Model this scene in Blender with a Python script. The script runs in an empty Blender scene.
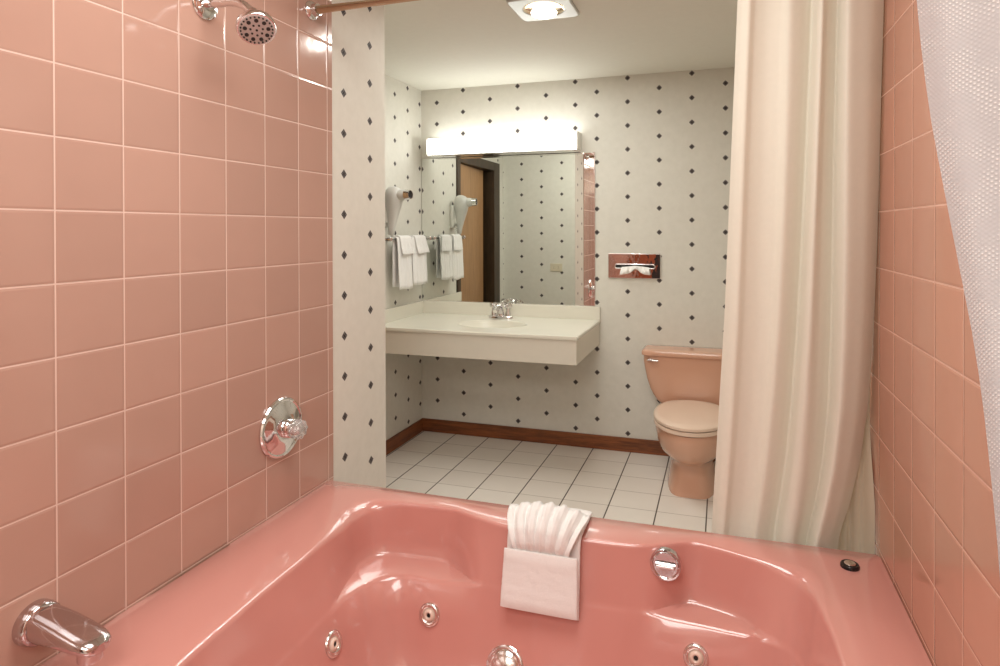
import bpy, bmesh, math, random
from mathutils import Vector, Matrix
from mathutils.bvhtree import BVHTree

random.seed(7)
SC = bpy.context.scene
COL = SC.collection
PI = math.pi

# ------------------------------------------------------------------ node helpers
def srgb(r, g, b):
    def f(c):
        c /= 255.0
        return c / 12.92 if c <= 0.04045 else ((c + 0.055) / 1.055) ** 2.4
    return (f(r), f(g), f(b), 1.0)


class NT:
    """small helper around a material node tree"""
    def __init__(self, name):
        self.m = bpy.data.materials.new(name)
        self.m.use_nodes = True
        self.t = self.m.node_tree
        self.t.nodes.clear()
        self.out = self.t.nodes.new('ShaderNodeOutputMaterial')
        self.p = self.t.nodes.new('ShaderNodeBsdfPrincipled')
        self.t.links.new(self.p.outputs[0], self.out.inputs[0])

    def n(self, kind, **kw):
        nd = self.t.nodes.new(kind)
        for k, v in kw.items():
            setattr(nd, k, v)
        return nd

    def put(self, sock, v):
        if hasattr(v, 'is_output') or isinstance(v, bpy.types.NodeSocket):
            self.t.links.new(v, sock)
        else:
            sock.default_value = v

    def math(self, op, a, b=None, c=None, clamp=False):
        nd = self.n('ShaderNodeMath', operation=op, use_clamp=clamp)
        self.put(nd.inputs[0], a)
        if b is not None:
            self.put(nd.inputs[1], b)
        if c is not None:
            self.put(nd.inputs[2], c)
        return nd.outputs[0]

    def mix(self, fac, a, b):
        nd = self.n('ShaderNodeMix', data_type='RGBA')
        self.put(nd.inputs[0], fac)
        self.put(nd.inputs[6], a)
        self.put(nd.inputs[7], b)
        return nd.outputs[2]

    def smooth(self, v, lo, hi, a=0.0, b=1.0):
        nd = self.n('ShaderNodeMapRange', interpolation_type='SMOOTHSTEP')
        self.put(nd.inputs[0], v)
        nd.inputs[1].default_value = lo
        nd.inputs[2].default_value = hi
        nd.inputs[3].default_value = a
        nd.inputs[4].default_value = b
        return nd.outputs[0]

    def pos(self):
        g = self.n('ShaderNodeNewGeometry')
        s = self.n('ShaderNodeSeparateXYZ')
        self.t.links.new(g.outputs['Position'], s.inputs[0])
        return s.outputs[0], s.outputs[1], s.outputs[2], g.outputs['Position']

    def obj(self):
        g = self.n('ShaderNodeTexCoord')
        return g.outputs['Object']

    def noise(self, vec, scale, detail=3.0, rough=0.5):
        nd = self.n('ShaderNodeTexNoise')
        if vec is not None:
            self.t.links.new(vec, nd.inputs['Vector'])
        nd.inputs['Scale'].default_value = scale
        nd.inputs['Detail'].default_value = detail
        nd.inputs['Roughness'].default_value = rough
        return nd.outputs[0]

    def white(self, x, y):
        cx = self.n('ShaderNodeCombineXYZ')
        self.put(cx.inputs[0], x)
        self.put(cx.inputs[1], y)
        nd = self.n('ShaderNodeTexWhiteNoise', noise_dimensions='3D')
        self.t.links.new(cx.outputs[0], nd.inputs['Vector'])
        s = self.n('ShaderNodeSeparateColor')
        self.t.links.new(nd.outputs['Color'], s.inputs[0])
        return s.outputs

    def bump(self, h, strength=1.0, dist=1.0):
        nd = self.n('ShaderNodeBump')
        nd.inputs['Strength'].default_value = strength
        nd.inputs['Distance'].default_value = dist
        self.t.links.new(h, nd.inputs['Height'])
        self.t.links.new(nd.outputs[0], self.p.inputs['Normal'])

    def set(self, **kw):
        names = dict(color='Base Color', rough='Roughness', metal='Metallic', spec='Specular IOR Level',
                     coat='Coat Weight', coat_rough='Coat Roughness', sss='Subsurface Weight',
                     emit='Emission Color', emit_s='Emission Strength', trans='Transmission Weight', ior='IOR')
        for k, v in kw.items():
            self.put(self.p.inputs[names[k]], v)
        return self


def plain(name, color, rough=0.5, metal=0.0, spec=0.5, noise_amt=0.03, noise_scale=30, bump=0.0, bump_scale=120, **kw):
    """principled colour with a little procedural mottling"""
    t = NT(name)
    o = t.obj()
    nz = t.noise(o, noise_scale)
    dark = tuple(c * (1 - noise_amt * 2) for c in color[:3]) + (1,)
    lite = tuple(min(1, c * (1 + noise_amt * 2)) for c in color[:3]) + (1,)
    t.set(color=t.mix(nz, dark, lite), rough=rough, metal=metal, spec=spec, **kw)
    if bump:
        t.bump(t.noise(o, bump_scale, 4), 1.0, bump)
    return t.m


def chrome(name, color=(0.86, 0.85, 0.84, 1), rough=0.06):
    t = NT(name)
    nz = t.noise(t.obj(), 40)
    t.set(color=color, metal=1.0, rough=t.math('MULTIPLY_ADD', nz, 0.05, rough - 0.02))
    return t.m


T = 0.1545   # pitch of the wall tiles


def wall_tile(name, u0, z0, base, grout):
    t = NT(name)
    X, Y, Z, P = t.pos()
    u = t.math('DIVIDE', t.math('SUBTRACT', Y, u0), T)
    v = t.math('DIVIDE', t.math('SUBTRACT', Z, z0), T)
    iu, iv = t.math('FLOOR', u), t.math('FLOOR', v)
    fu, fv = t.math('SUBTRACT', u, iu), t.math('SUBTRACT', v, iv)
    du = t.math('SUBTRACT', 0.5, t.math('ABSOLUTE', t.math('SUBTRACT', fu, 0.5)))
    dv = t.math('SUBTRACT', 0.5, t.math('ABSOLUTE', t.math('SUBTRACT', fv, 0.5)))
    d = t.math('MINIMUM', du, dv)
    face = t.smooth(d, 0.007, 0.013)
    r = t.white(iu, iv)
    nz = t.noise(P, 9, 3)
    b2 = tuple(c * 0.90 for c in base[:3]) + (1,)
    b3 = tuple(min(1, c * 1.06) for c in base[:3]) + (1,)
    col = t.mix(t.math('ADD', t.math('MULTIPLY', r[0], 0.7), t.math('MULTIPLY', nz, 0.3)), b2, b3)
    t.set(color=t.mix(face, grout, col), rough=t.math('MULTIPLY_ADD', face, -0.42, 0.55), spec=0.6)
    # pillowed edge, each tile set at a hair's tilt, slightly wavy glaze
    pillow = t.smooth(d, 0.0, 0.045)
    tilt = t.math('ADD', t.math('MULTIPLY', t.math('SUBTRACT', r[1], 0.5), fu),
                  t.math('MULTIPLY', t.math('SUBTRACT', r[2], 0.5), fv))
    h = t.math('ADD', t.math('MULTIPLY', pillow, 0.0011), t.math('MULTIPLY', tilt, 0.0016))
    h = t.math('ADD', h, t.math('MULTIPLY', t.noise(P, 14, 1), 0.0012))
    t.bump(h, 0.8, 1.0)
    return t.m


def wallpaper(name, axis, u0, z0, du, dz=0.1503, seam=None, size=0.019, drift=0.0):
    t = NT(name)
    X, Y, Z, P = t.pos()
    u = X if axis == 'X' else Y
    if seam:
        u = t.math('SUBTRACT', u, t.math('MULTIPLY', t.math('GREATER_THAN', u, seam[0]), seam[1]))
    uu = t.math('DIVIDE', t.math('SUBTRACT', u, u0), du)
    c = t.math('ROUND', uu)
    fu = t.math('MULTIPLY', t.math('SUBTRACT', uu, c), du)
    odd = t.math('FLOORED_MODULO', c, 2.0)
    if drift:
        dz = t.math('MULTIPLY_ADD', t.math('MINIMUM', c, 5.5), drift, dz)
    vv = t.math('SUBTRACT', t.math('DIVIDE', t.math('SUBTRACT', Z, z0), dz), t.math('MULTIPLY', odd, 0.5))
    fv = t.math('MULTIPLY', t.math('SUBTRACT', vv, t.math('ROUND', vv)), dz)
    au, av = t.math('ABSOLUTE', fu), t.math('ABSOLUTE', fv)
    d = t.math('ADD', au, av)
    dia = t.smooth(d, size * 0.9, size, 1.0, 0.0)
    crossm = t.smooth(t.math('MINIMUM', au, av), 0.0007, 0.0018, 1.0, 0.0)     # fine cross that quarters the motif
    heart = t.smooth(d, 0.004, 0.007, 1.0, 0.0)
    nz = t.noise(P, 26, 4)
    paper = t.mix(nz, srgb(213, 210, 199), srgb(225, 222, 212))
    ink = t.mix(t.math('MULTIPLY', crossm, 0.45), srgb(72, 66, 66), srgb(160, 150, 142))
    ink = t.mix(heart, ink, srgb(40, 34, 36))
    t.set(color=t.mix(dia, paper, ink), rough=0.62, spec=0.3)
    return t.m


M = {}
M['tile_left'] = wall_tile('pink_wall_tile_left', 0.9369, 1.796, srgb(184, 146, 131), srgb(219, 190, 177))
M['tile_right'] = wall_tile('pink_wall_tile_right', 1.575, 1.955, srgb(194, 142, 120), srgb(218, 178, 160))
M['tile_edge'] = plain('pink_tile_edge', srgb(192, 150, 134), 0.2)
M['paper_back'] = wallpaper('diamond_wallpaper_back', 'X', -1.951, 2.350, 0.2024, 0.1518, seam=(-0.863, -0.057), drift=0.0004)
M['paper_left'] = wallpaper('diamond_wallpaper_left', 'Y', 3.612, 2.341, 0.1725, 0.153)
M['paper_end'] = wallpaper('diamond_wallpaper_end', 'Y', 1.973, 2.103, 0.176, 0.1503)
M['paper_side'] = wallpaper('diamond_wallpaper_side', 'Y', 1.973, 2.103, 0.2024)
M['paper_inner'] = wallpaper('diamond_wallpaper_inner', 'X', -1.678, 2.31, 0.2024)
M['paint'] = plain('warm_white_paint', srgb(222, 214, 200), 0.7, bump=0.0005, noise_amt=0.012)
M['ceiling'] = plain('ceiling_paint', srgb(230, 228, 217), 0.8, bump=0.0008, bump_scale=200, noise_amt=0.012)
M['dark'] = plain('dark_hall_shade', srgb(70, 52, 38), 0.8)  # dark colour stands in for the shade of the unlit hall
M['chrome'] = chrome('chrome', (.76, .74, .74, 1))
M['chrome_soft'] = chrome('brushed_chrome', (0.80, 0.78, 0.76, 1), 0.16)
M['spray'] = plain('pale_grey_spray_face', srgb(196, 190, 186), 0.25, metal=.3, noise_amt=.02)
M['satin'] = chrome('satin_grey_metal', (.60, .59, .57, 1), .38)
M['chrome_tub'] = chrome('dim_reflection_chrome', (.62, .57, .585, 1), .10)  # dim pinkish reflections put into the metal colour
M['acrylic'] = plain('pink_tub_acrylic', srgb(203, 141, 131), 0.2, spec=0.6, noise_amt=0.01, noise_scale=4, coat=0.9, coat_rough=0.07)
M['porcelain'] = plain('peach_porcelain', srgb(212, 164, 138), 0.14, spec=0.6, noise_amt=0.01, noise_scale=4, coat=0.3)
M['seat'] = plain('pale_peach_seat_plastic', srgb(228, 202, 182), 0.22, spec=0.5, noise_amt=0.01, noise_scale=4)
M['marble'] = plain('white_cultured_marble', srgb(226, 222, 208), 0.25, spec=0.5, noise_amt=0.015, noise_scale=6, coat=0.2)
M['apron'] = plain('white_laminate', srgb(222, 216, 202), 0.4, noise_amt=0.01)
M['rod'] = plain('tan_enamel_rod', srgb(206, 172, 136), 0.22, metal=0.0, noise_amt=0.01)
M['black'] = plain('black_plastic', srgb(28, 22, 22), 0.25)
M['rubber'] = plain('dark_rubber', srgb(40, 36, 36), 0.5)
M['white_plastic'] = plain('white_plastic', srgb(232, 230, 222), 0.28, noise_amt=0.01)
M['dryer'] = plain('pale_grey_plastic', srgb(206, 204, 198), 0.3, noise_amt=0.02)
M['grey_plastic'] = plain('grey_plastic', srgb(150, 146, 142), 0.35, noise_amt=0.02)
M['ivory'] = plain('ivory_plastic', srgb(214, 204, 180), 0.35)
M['gap'] = plain('dark_recess', srgb(30, 22, 18), 0.7)
M['tissue'] = plain('white_tissue', srgb(245, 243, 238), 0.9, bump=0.002, bump_scale=60)
M['caulk'] = plain('aged_caulk', srgb(120, 84, 68), 0.7, noise_amt=0.2, noise_scale=18)


def terry(name, col, scale=700, dist=0.0025):
    t = NT(name)
    o = t.obj()
    nz = t.noise(o, scale, 2, 0.7)
    lo = tuple(c * 0.9 for c in col[:3]) + (1,)
    t.set(color=t.mix(nz, lo, col), rough=0.95, spec=0.15)
    t.p.inputs['Sheen Weight'].default_value = 0.3
    big = t.noise(o, 45, 3)
    t.bump(t.math('ADD', nz, t.math('MULTIPLY', big, 1.2)), 0.7, dist)
    return t.m


M['terry'] = terry('white_terry_cloth', srgb(247, 244, 241))
M['terry_rim'] = terry('white_terry_band', srgb(242, 238, 234), 1200, 0.0015)


def cloth(name, col, transl, waffle=False):
    t = NT(name)
    o = t.obj()
    X, Y, Z, P = t.pos()
    nz = t.noise(o, 60, 3)
    lo = tuple(c * 0.95 for c in col[:3]) + (1,)
    c = t.mix(nz, lo, col)
    t.set(color=c, rough=0.6, spec=0.25)
    if waffle:
        a = t.math('SINE', t.math('MULTIPLY', X, 2 * PI / 0.0050))
        b = t.math('SINE', t.math('MULTIPLY', Z, 2 * PI / 0.0042))
        w = t.math('MULTIPLY', a, b)
        nz2 = t.noise(o, 40, 3)
        h = t.math('MULTIPLY', w, t.smooth(nz2, 0.35, 0.65, 0.3, 1.0))
        t.bump(h, 0.6, 0.0005)
        c2 = t.mix(t.smooth(h, 0.2, 0.9), c, (0.95, 0.95, 0.95, 1))
        t.put(t.p.inputs['Base Color'], c2)
    else:
        t.bump(t.noise(o, 500, 2), 0.3, 0.0006)
    tr = t.n('ShaderNodeBsdfTranslucent')
    t.put(tr.inputs[0], c)
    mx = t.n('ShaderNodeMixShader')
    mx.inputs[0].default_value = transl
    t.t.links.new(t.p.outputs[0], mx.inputs[1])
    t.t.links.new(tr.outputs[0], mx.inputs[2])
    t.t.links.new(mx.outputs[0], t.out.inputs[0])
    return t.m


M['curtain'] = cloth('cream_curtain_fabric', srgb(235, 231, 217), 0.18)
M['liner'] = cloth('cream_liner_fabric', srgb(226, 214, 192), 0.2)
M['waffle'] = cloth('white_waffle_fabric', srgb(208, 208, 211), 0.10, True)


def wood(name, c1, c2, axis, rough=0.4):
    t = NT(name)
    X, Y, Z, P = t.pos()
    mp = t.n('ShaderNodeMapping')
    t.t.links.new(P, mp.inputs[0])
    sc = [18.0, 18.0, 18.0]
    sc['XYZ'.index(axis)] = 1.6
    mp.inputs['Scale'].default_value = sc
    nz = t.noise(mp.outputs[0], 2.2, 6, 0.65)
    n2 = t.noise(mp.outputs[0], 9.0, 4, 0.6)
    f = t.math('ADD', t.math('MULTIPLY', nz, 0.75), t.math('MULTIPLY', n2, 0.35))
    t.set(color=t.mix(t.smooth(f, 0.35, 0.72), c1, c2), rough=rough)
    t.bump(n2, 0.3, 0.001)
    return t.m


M['base_x'] = wood('oak_baseboard_x', srgb(88, 46, 22), srgb(146, 84, 44), 'X')
M['base_y'] = wood('oak_baseboard_y', srgb(88, 46, 22), srgb(146, 84, 44), 'Y')
M['door'] = wood('tan_door_wood', srgb(150, 112, 74), srgb(176, 136, 94), 'Z')
M['frame'] = wood('dark_door_frame', srgb(46, 34, 22), srgb(70, 52, 34), 'Z')
M['panel_red'] = wood('red_brown_panel_wood', srgb(120, 58, 34), srgb(160, 84, 50), 'Z')


def floor_mat():
    t = NT('white_floor_tile')
    X, Y, Z, P = t.pos()
    u = t.math('DIVIDE', t.math('SUBTRACT', X, -1.8065), 0.2468)
    v = t.math('DIVIDE', t.math('SUBTRACT', Y, 3.380), 0.2025)
    iu, iv = t.math('FLOOR', u), t.math('FLOOR', v)
    fu, fv = t.math('SUBTRACT', u, iu), t.math('SUBTRACT', v, iv)
    du = t.math('MULTIPLY', t.math('SUBTRACT', 0.5, t.math('ABSOLUTE', t.math('SUBTRACT', fu, 0.5))), 0.2468)
    dv = t.math('MULTIPLY', t.math('SUBTRACT', 0.5, t.math('ABSOLUTE', t.math('SUBTRACT', fv, 0.5))), 0.2025)
    gu = t.smooth(du, 0.0022, 0.0042, 1.0, 0.0)
    gv = t.smooth(dv, 0.0012, 0.0030, 1.0, 0.0)
    r = t.white(iu, iv)
    nz = t.noise(P, 7, 4)
    col = t.mix(t.math('ADD', t.math('MULTIPLY', r[0], 0.5), t.math('MULTIPLY', nz, 0.5)), srgb(224, 215, 205), srgb(238, 231, 222))
    col = t.mix(t.math('MULTIPLY', gv, 0.75), col, srgb(150, 136, 122))
    col = t.mix(gu, col, srgb(78, 66, 58))
    face = t.math('SUBTRACT', 1.0, t.math('MAXIMUM', gu, gv))
    t.set(color=col, rough=t.math('MULTIPLY_ADD', face, -0.3, 0.6), spec=0.45)
    t.bump(t.math('ADD', t.math('MULTIPLY', face, 0.001), t.math('MULTIPLY', nz, 0.0008)), 0.8, 1.0)
    return t.m


M['floor'] = floor_mat()


def emitter(name, col, s):
    t = NT(name)
    nz = t.noise(t.obj(), 3, 1)
    t.set(color=col, rough=0.4, emit=t.mix(nz, col, (1, 1, 1, 1)), emit_s=s)
    return t.m


def mirror_mat():
    t = NT('mirror_glass')
    nz = t.noise(t.obj(), 2, 1)
    t.set(color=t.mix(nz, (0.86, 0.885, 0.85, 1), (0.87, 0.89, 0.86, 1)), metal=1.0, rough=0.0)
    return t.m


M['mirror'] = mirror_mat()

# ------------------------------------------------------------------ mesh helpers
def W(o):
    """world location of an object from its chain of plain offsets"""
    v = Vector(o.location)
    while o.parent:
        o = o.parent
        v += Vector(o.location)
    return v


def obj(name, bm, mats, parent=None, at=(0, 0, 0), smooth=None, normals=True):
    """link bm (world coordinates) as one mesh object; `at` is its base when it has no parent"""
    at = W(parent) if parent else Vector(at)
    if normals:
        bmesh.ops.recalc_face_normals(bm, faces=bm.faces[:])
    bmesh.ops.translate(bm, verts=bm.verts[:], vec=-at)
    me = bpy.data.meshes.new(name)
    bm.to_mesh(me)
    bm.free()
    for m in (mats if isinstance(mats, (list, tuple)) else [mats]):
        me.materials.append(m)
    if smooth is not None:
        me.polygons.foreach_set('use_smooth', [True] * len(me.polygons))
        if smooth < 180:
            me.set_sharp_from_angle(angle=math.radians(smooth))
    o = bpy.data.objects.new(name, me)
    COL.objects.link(o)
    if smooth in (30, 35, 40):
        wn = o.modifiers.new('weighted', 'WEIGHTED_NORMAL')
        wn.keep_sharp = True
    if parent:
        o.parent = parent
    else:
        o.location = at
    return o


def thing(name, label, cat, loc, group=None):
    o = bpy.data.objects.new(name, None)
    o.empty_display_size = 0.05
    COL.objects.link(o)
    o.location = loc
    return tag(o, label, cat, group)


def tag(o, label, cat, group=None):
    o['label'] = label
    o['category'] = cat
    if group:
        o['group'] = group
    return o


def struct(name, bm, mats, parent=None, smooth=None):
    o = obj(name, bm, mats, parent, smooth=smooth)
    if not parent:
        o['kind'] = 'structure'
    return o


def copy_tree(o, parent=None, loc=None):
    c = o.copy()
    COL.objects.link(c)
    if parent:
        c.parent = parent
    if loc is not None:
        c.location = loc
    for ch in list(o.children):
        copy_tree(ch, c)
    return c


def box(bm, a, b, mi=0, bevel=0.0, seg=2, skip=()):
    x0, y0, z0 = a
    x1, y1, z1 = b
    vs = [bm.verts.new(p) for p in ((x0, y0, z0), (x1, y0, z0), (x1, y1, z0), (x0, y1, z0),
                                    (x0, y0, z1), (x1, y0, z1), (x1, y1, z1), (x0, y1, z1))]
    fs = dict(zip(('bottom', 'top', 'front', 'right', 'back', 'left'),
                  ((3, 2, 1, 0), (4, 5, 6, 7), (0, 1, 5, 4), (1, 2, 6, 5), (2, 3, 7, 6), (3, 0, 4, 7))))
    made = []
    for k, f in fs.items():
        if k in skip:
            continue
        fc = bm.faces.new([vs[i] for i in f])
        fc.material_index = mi
        made.append(fc)
    if bevel:
        es = list({e for f in made for e in f.edges})
        bmesh.ops.bevel(bm, geom=es, offset=bevel, segments=seg, profile=0.5, affect='EDGES', clamp_overlap=True)
    return made


def BM():
    return bmesh.new()


def frame(axis, up=(0, 0, 1)):
    a = Vector(axis).normalized()
    u = Vector(up)
    if abs(a.dot(u)) > 0.95:
        u = Vector((0, 1, 0))
    s = a.cross(u).normalized()
    t = s.cross(a).normalized()
    return a, s, t


def loft(bm, rings, cap0=True, cap1=True, closed=True, mi=0):
    rv = [[bm.verts.new(p) for p in r] for r in rings]
    n = len(rv[0])
    for i in range(len(rv) - 1):
        for j in range(n if closed else n - 1):
            k = (j + 1) % n
            f = bm.faces.new((rv[i][j], rv[i][k], rv[i + 1][k], rv[i + 1][j]))
            f.material_index = mi
    if closed and cap0:
        bm.faces.new(list(reversed(rv[0]))).material_index = mi
    if closed and cap1:
        bm.faces.new(rv[-1]).material_index = mi
    return rv


def lathe(bm, base, axis, prof, n=32, up=(0, 0, 1), cap0=True, cap1=True, mi=0):
    """prof: list of (along, radius)"""
    a, s, t = frame(axis, up)
    b = Vector(base)
    rings = []
    for d, r in prof:
        r = max(r, 1e-4)
        rings.append([b + a * d + s * (r * math.cos(2 * PI * k / n)) + t * (r * math.sin(2 * PI * k / n)) for k in range(n)])
    return loft(bm, rings, cap0, cap1, True, mi)


def tube(bm, pts, rad, n=16, mi=0, cap=True):
    pts = [Vector(p) for p in pts]
    rings = []
    prev = None
    for i, p in enumerate(pts):
        d = (pts[min(i + 1, len(pts) - 1)] - pts[max(i - 1, 0)]).normalized()
        if prev is None:
            a, s, t = frame(d)
        else:
            s = (prev - d * prev.dot(d)).normalized()
            t = d.cross(s)
        prev = s
        r = rad[i] if isinstance(rad, (list, tuple)) else rad
        rings.append([p + s * (r * math.cos(2 * PI * k / n)) + t * (r * math.sin(2 * PI * k / n)) for k in range(n)])
    return loft(bm, rings, cap, cap, True, mi)


def spline(pts, m=8, closed=False):
    """Catmull-Rom through points"""
    P = [Vector(p) for p in pts]
    n = len(P)
    out = []
    rng = range(n) if closed else range(n - 1)
    for i in rng:
        if closed:
            p0, p1, p2, p3 = P[(i - 1) % n], P[i], P[(i + 1) % n], P[(i + 2) % n]
        else:
            p0, p1, p2, p3 = P[max(i - 1, 0)], P[i], P[i + 1], P[min(i + 2, n - 1)]
        for k in range(m):
            t = k / m
            out.append(0.5 * ((2 * p1) + (p2 - p0) * t + (2 * p0 - 5 * p1 + 4 * p2 - p3) * t * t + (3 * p1 - p0 - 3 * p2 + p3) * t ** 3))
    if not closed:
        out.append(P[-1])
    return out


def ell(cx, cy, z, rx, ry, n=32, p=2.0, ph=0.0):
    """superellipse ring in the xy plane"""
    out = []
    for k in range(n):
        a = 2 * PI * k / n + ph
        c, s = math.cos(a), math.sin(a)
        out.append((cx + rx * math.copysign(abs(c) ** (2 / p), c), cy + ry * math.copysign(abs(s) ** (2 / p), s), z))
    return out


def lerp(a, b, t):
    return a + (b - a) * t


def interp(x, xs, ys):
    if x <= xs[0]:
        return ys[0]
    for i in range(len(xs) - 1):
        if x <= xs[i + 1]:
            return lerp(ys[i], ys[i + 1], (x - xs[i]) / (xs[i + 1] - xs[i]))
    return ys[-1]


def sstep(a, b, x):
    t = max(0, min(1, (x - a) / (b - a)))
    return t * t * (3 - 2 * t)


# ------------------------------------------------------------------ the room
XL, XR = -1.338, 0.410        # faces of the tiled walls beside the tub
XV = -2.073                   # wall behind the towel bar
YE, YP = 1.892, 2.262         # end of the tiles, end of the partition
YB = 3.986                    # back wall
YN = -1.75                    # wall behind the camera
H = 2.444

b = BM(); box(b, (-3.4, YN - 0.12, -0.1), (XR + 0.12, YB + 0.12, 0)); struct('floor', b, M['floor'])
b = BM(); box(b, (-3.4, YN - 0.12, H), (XR + 0.12, YB + 0.12, H + 0.1)); struct('ceiling', b, M['ceiling'])
b = BM(); box(b, (-3.4, YB, 0), (XR + 0.12, YB + 0.12, H)); struct('wall_back', b, M['paper_back'])

# partition on the left: tiled face, papered end, papered face towards the vanity
b = BM()
fs = box(b, (-1.52, YN, 0), (XL - 0.007, YP, H), 1)
for f in b.faces:
    if f.calc_center_median().y > YP - 0.01:
        f.material_index = 2
box(b, (XL - 0.02, YN, 0), (XL, YE, H), 0)
struct('wall_left', b, [M['tile_left'], M['paper_end'], M['paper_inner']])
b = BM(); box(b, (-2.20, YP - 0.14, 0), (-1.52, YP, H)); struct('wall_inner', b, M['paper_inner'])

# wall with the towel bar and the doorway (door hidden from the tub, seen in the mirror)
DY0, DY1, DZ = 2.44, 3.33, 2.03
b = BM()
box(b, (XV - 0.12, DY1, 0), (XV, YB, H))
box(b, (XV - 0.12, YP, 0), (XV, DY0, H))
box(b, (XV - 0.12, DY0, DZ), (XV, DY1, H))
struct('wall_recess', b, M['paper_left'])
b = BM()
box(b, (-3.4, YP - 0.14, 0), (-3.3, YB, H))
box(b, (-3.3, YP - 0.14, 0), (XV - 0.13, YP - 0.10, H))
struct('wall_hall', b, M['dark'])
d1 = bpy.data.objects.new('door_1', None); COL.objects.link(d1); d1.location = (XV, DY1, 0); d1['kind'] = 'structure'
b = BM()
box(b, (XV - 0.13, DY1 - 0.02, 0), (XV + 0.014, DY1 + 0.045, DZ + 0.05), bevel=0.004)
box(b, (XV - 0.13, DY0 - 0.05, 0), (XV + 0.014, DY0 + 0.10, DZ + 0.05), bevel=0.004)
box(b, (XV - 0.13, DY0 + 0.10, DZ - 0.03), (XV + 0.014, DY1 - 0.02, DZ + 0.05), bevel=0.004)
obj('door_frame', b, M['frame'], d1, smooth=30)
b = BM()
box(b, (XV - 0.045, DY1 - 0.70, 0.01), (XV - 0.008, DY1 - 0.025, DZ - 0.035), bevel=0.003)
bmesh.ops.rotate(b, verts=b.verts[:], cent=(XV - 0.02, DY1 - 0.02, 0), matrix=Matrix.Rotation(math.radians(-4.6), 3, 'Z'))
slab = obj('door_slab', b, M['door'], d1, smooth=30)

# right wall: tiled beside the tub, papered beyond
b = BM()
box(b, (XR + 0.007, YN, 0), (XR + 0.12, YB, H), 1)
box(b, (XR, YN, 0), (XR + 0.02, 2.08, H), 0)
struct('wall_right', b, [M['tile_right'], M['paper_side']])

# wall behind the camera; brown and dark panels added for the chrome to reflect
b = BM(); box(b, (XL - 0.2, YN - 0.12, 0), (XR + 0.12, YN, H)); struct('wall_near', b, M['paint'])
d2 = bpy.data.objects.new('reflected_panels', None); COL.objects.link(d2); d2.location = (-0.9, YN, 0); d2['kind'] = 'structure'
b = BM(); box(b, (-1.32, YN, 0), (-1.02, YN + 0.04, 2.03), bevel=0.004); obj('door_slab', b, M['panel_red'], d2)  # unseen slab, invented for the plate's reddish reflection
b = BM(); box(b, (-1.02, YN, 0), (-0.55, YN + 0.03, 2.03), bevel=0.004); obj('dark_panel', b, M['gap'], d2)  # flat unseen panel, added for the plate's dark reflection

# baseboards
BH = 0.091
b = BM(); box(b, (XV, YB - 0.014, 0), (XR, YB, BH), bevel=0.004); struct('baseboard_back', b, M['base_x'], smooth=30)
b = BM(); box(b, (XV, DY1 + 0.05, 0), (XV + 0.014, YB - 0.014, BH), bevel=0.004); struct('baseboard_left', b, M['base_y'], smooth=30)
b = BM(); box(b, (XV, YP, 0), (XL - 0.01, YP + 0.014, BH), bevel=0.004); struct('baseboard_inner', b, M['base_x'], smooth=30)

# ------------------------------------------------------------------ whirlpool tub
ZR = 0.558
CX, CY = -0.44, 1.22
edge_pts = [(-1.045, .86), (-1.06, .98), (-1.072, 1.154), (-1.080, 1.335), (-1.086, 1.47), (-1.096, 1.60), (-1.105, 1.68), (-1.085, 1.742), (-1.03, 1.768),
            (-.95, 1.776), (-.87, 1.783), (-.815, 1.781), (-.775, 1.768), (-.72, 1.748), (-.643, 1.730), (-.56, 1.721), (-.46, 1.716), (-.36, 1.716), (-.27, 1.722), (-.21, 1.732),
            (-.15, 1.757), (-.105, 1.782), (-.078, 1.787), (-.02, 1.776), (.05, 1.755), (.12, 1.732), (.175, 1.700), (.205, 1.645), (.215, 1.58), (.224, 1.50),
            (.231, 1.366), (.232, 1.2), (.222, 1.0), (.19, .88), (.12, .80), (0, .765), (-.2, .755), (-.44, .75), (-.7, .755), (-.9, .77), (-1.0, .81)]
base_pts = [(-1.0, .92), (-1.02, 1.1), (-1.03, 1.3), (-1.035, 1.45), (-1.035, 1.53), (-1.015, 1.60), (-.970, 1.650), (-.92, 1.667), (-.85, 1.668), (-.76, 1.676), (-.68, 1.686), (-.60, 1.688), (-.5, 1.684),
            (-.38, 1.684), (-.27, 1.690), (-.21, 1.696), (-.11, 1.692), (-.01, 1.685), (.09, 1.672), (.145, 1.655), (.178, 1.615), (.186, 1.53), (.192, 1.4),
            (.192, 1.2), (.185, 1.0), (.15, .90), (.08, .84), (-.02, .81), (-.2, .795), (-.44, .79), (-.7, .795), (-.86, .81), (-.96, .86)]


def polar(pts):
    l = sorted((math.atan2(y - CY, x - CX), math.hypot(x - CX, y - CY)) for x, y in pts)
    return l


def pol_eval(l, th):
    n = len(l)
    ths = [p[0] for p in l]
    i = n - 1
    for k in range(n):
        if ths[k] <= th:
            i = k
    if th < ths[0]:
        i = -1
    def g(k):
        w = k // n
        return l[k % n][0] + 2 * PI * w, l[k % n][1]
    (t0, r0), (t1, r1), (t2, r2), (t3, r3) = g(i - 1), g(i), g(i + 1), g(i + 2)
    u = (th - t1) / (t2 - t1)
    m1 = (r2 - r0) / (t2 - t0) * (t2 - t1)
    m2 = (r3 - r1) / (t3 - t1) * (t2 - t1)
    return (2 * u**3 - 3 * u**2 + 1) * r1 + (u**3 - 2 * u**2 + u) * m1 + (-2 * u**3 + 3 * u**2) * r2 + (u**3 - u**2) * m2


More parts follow.
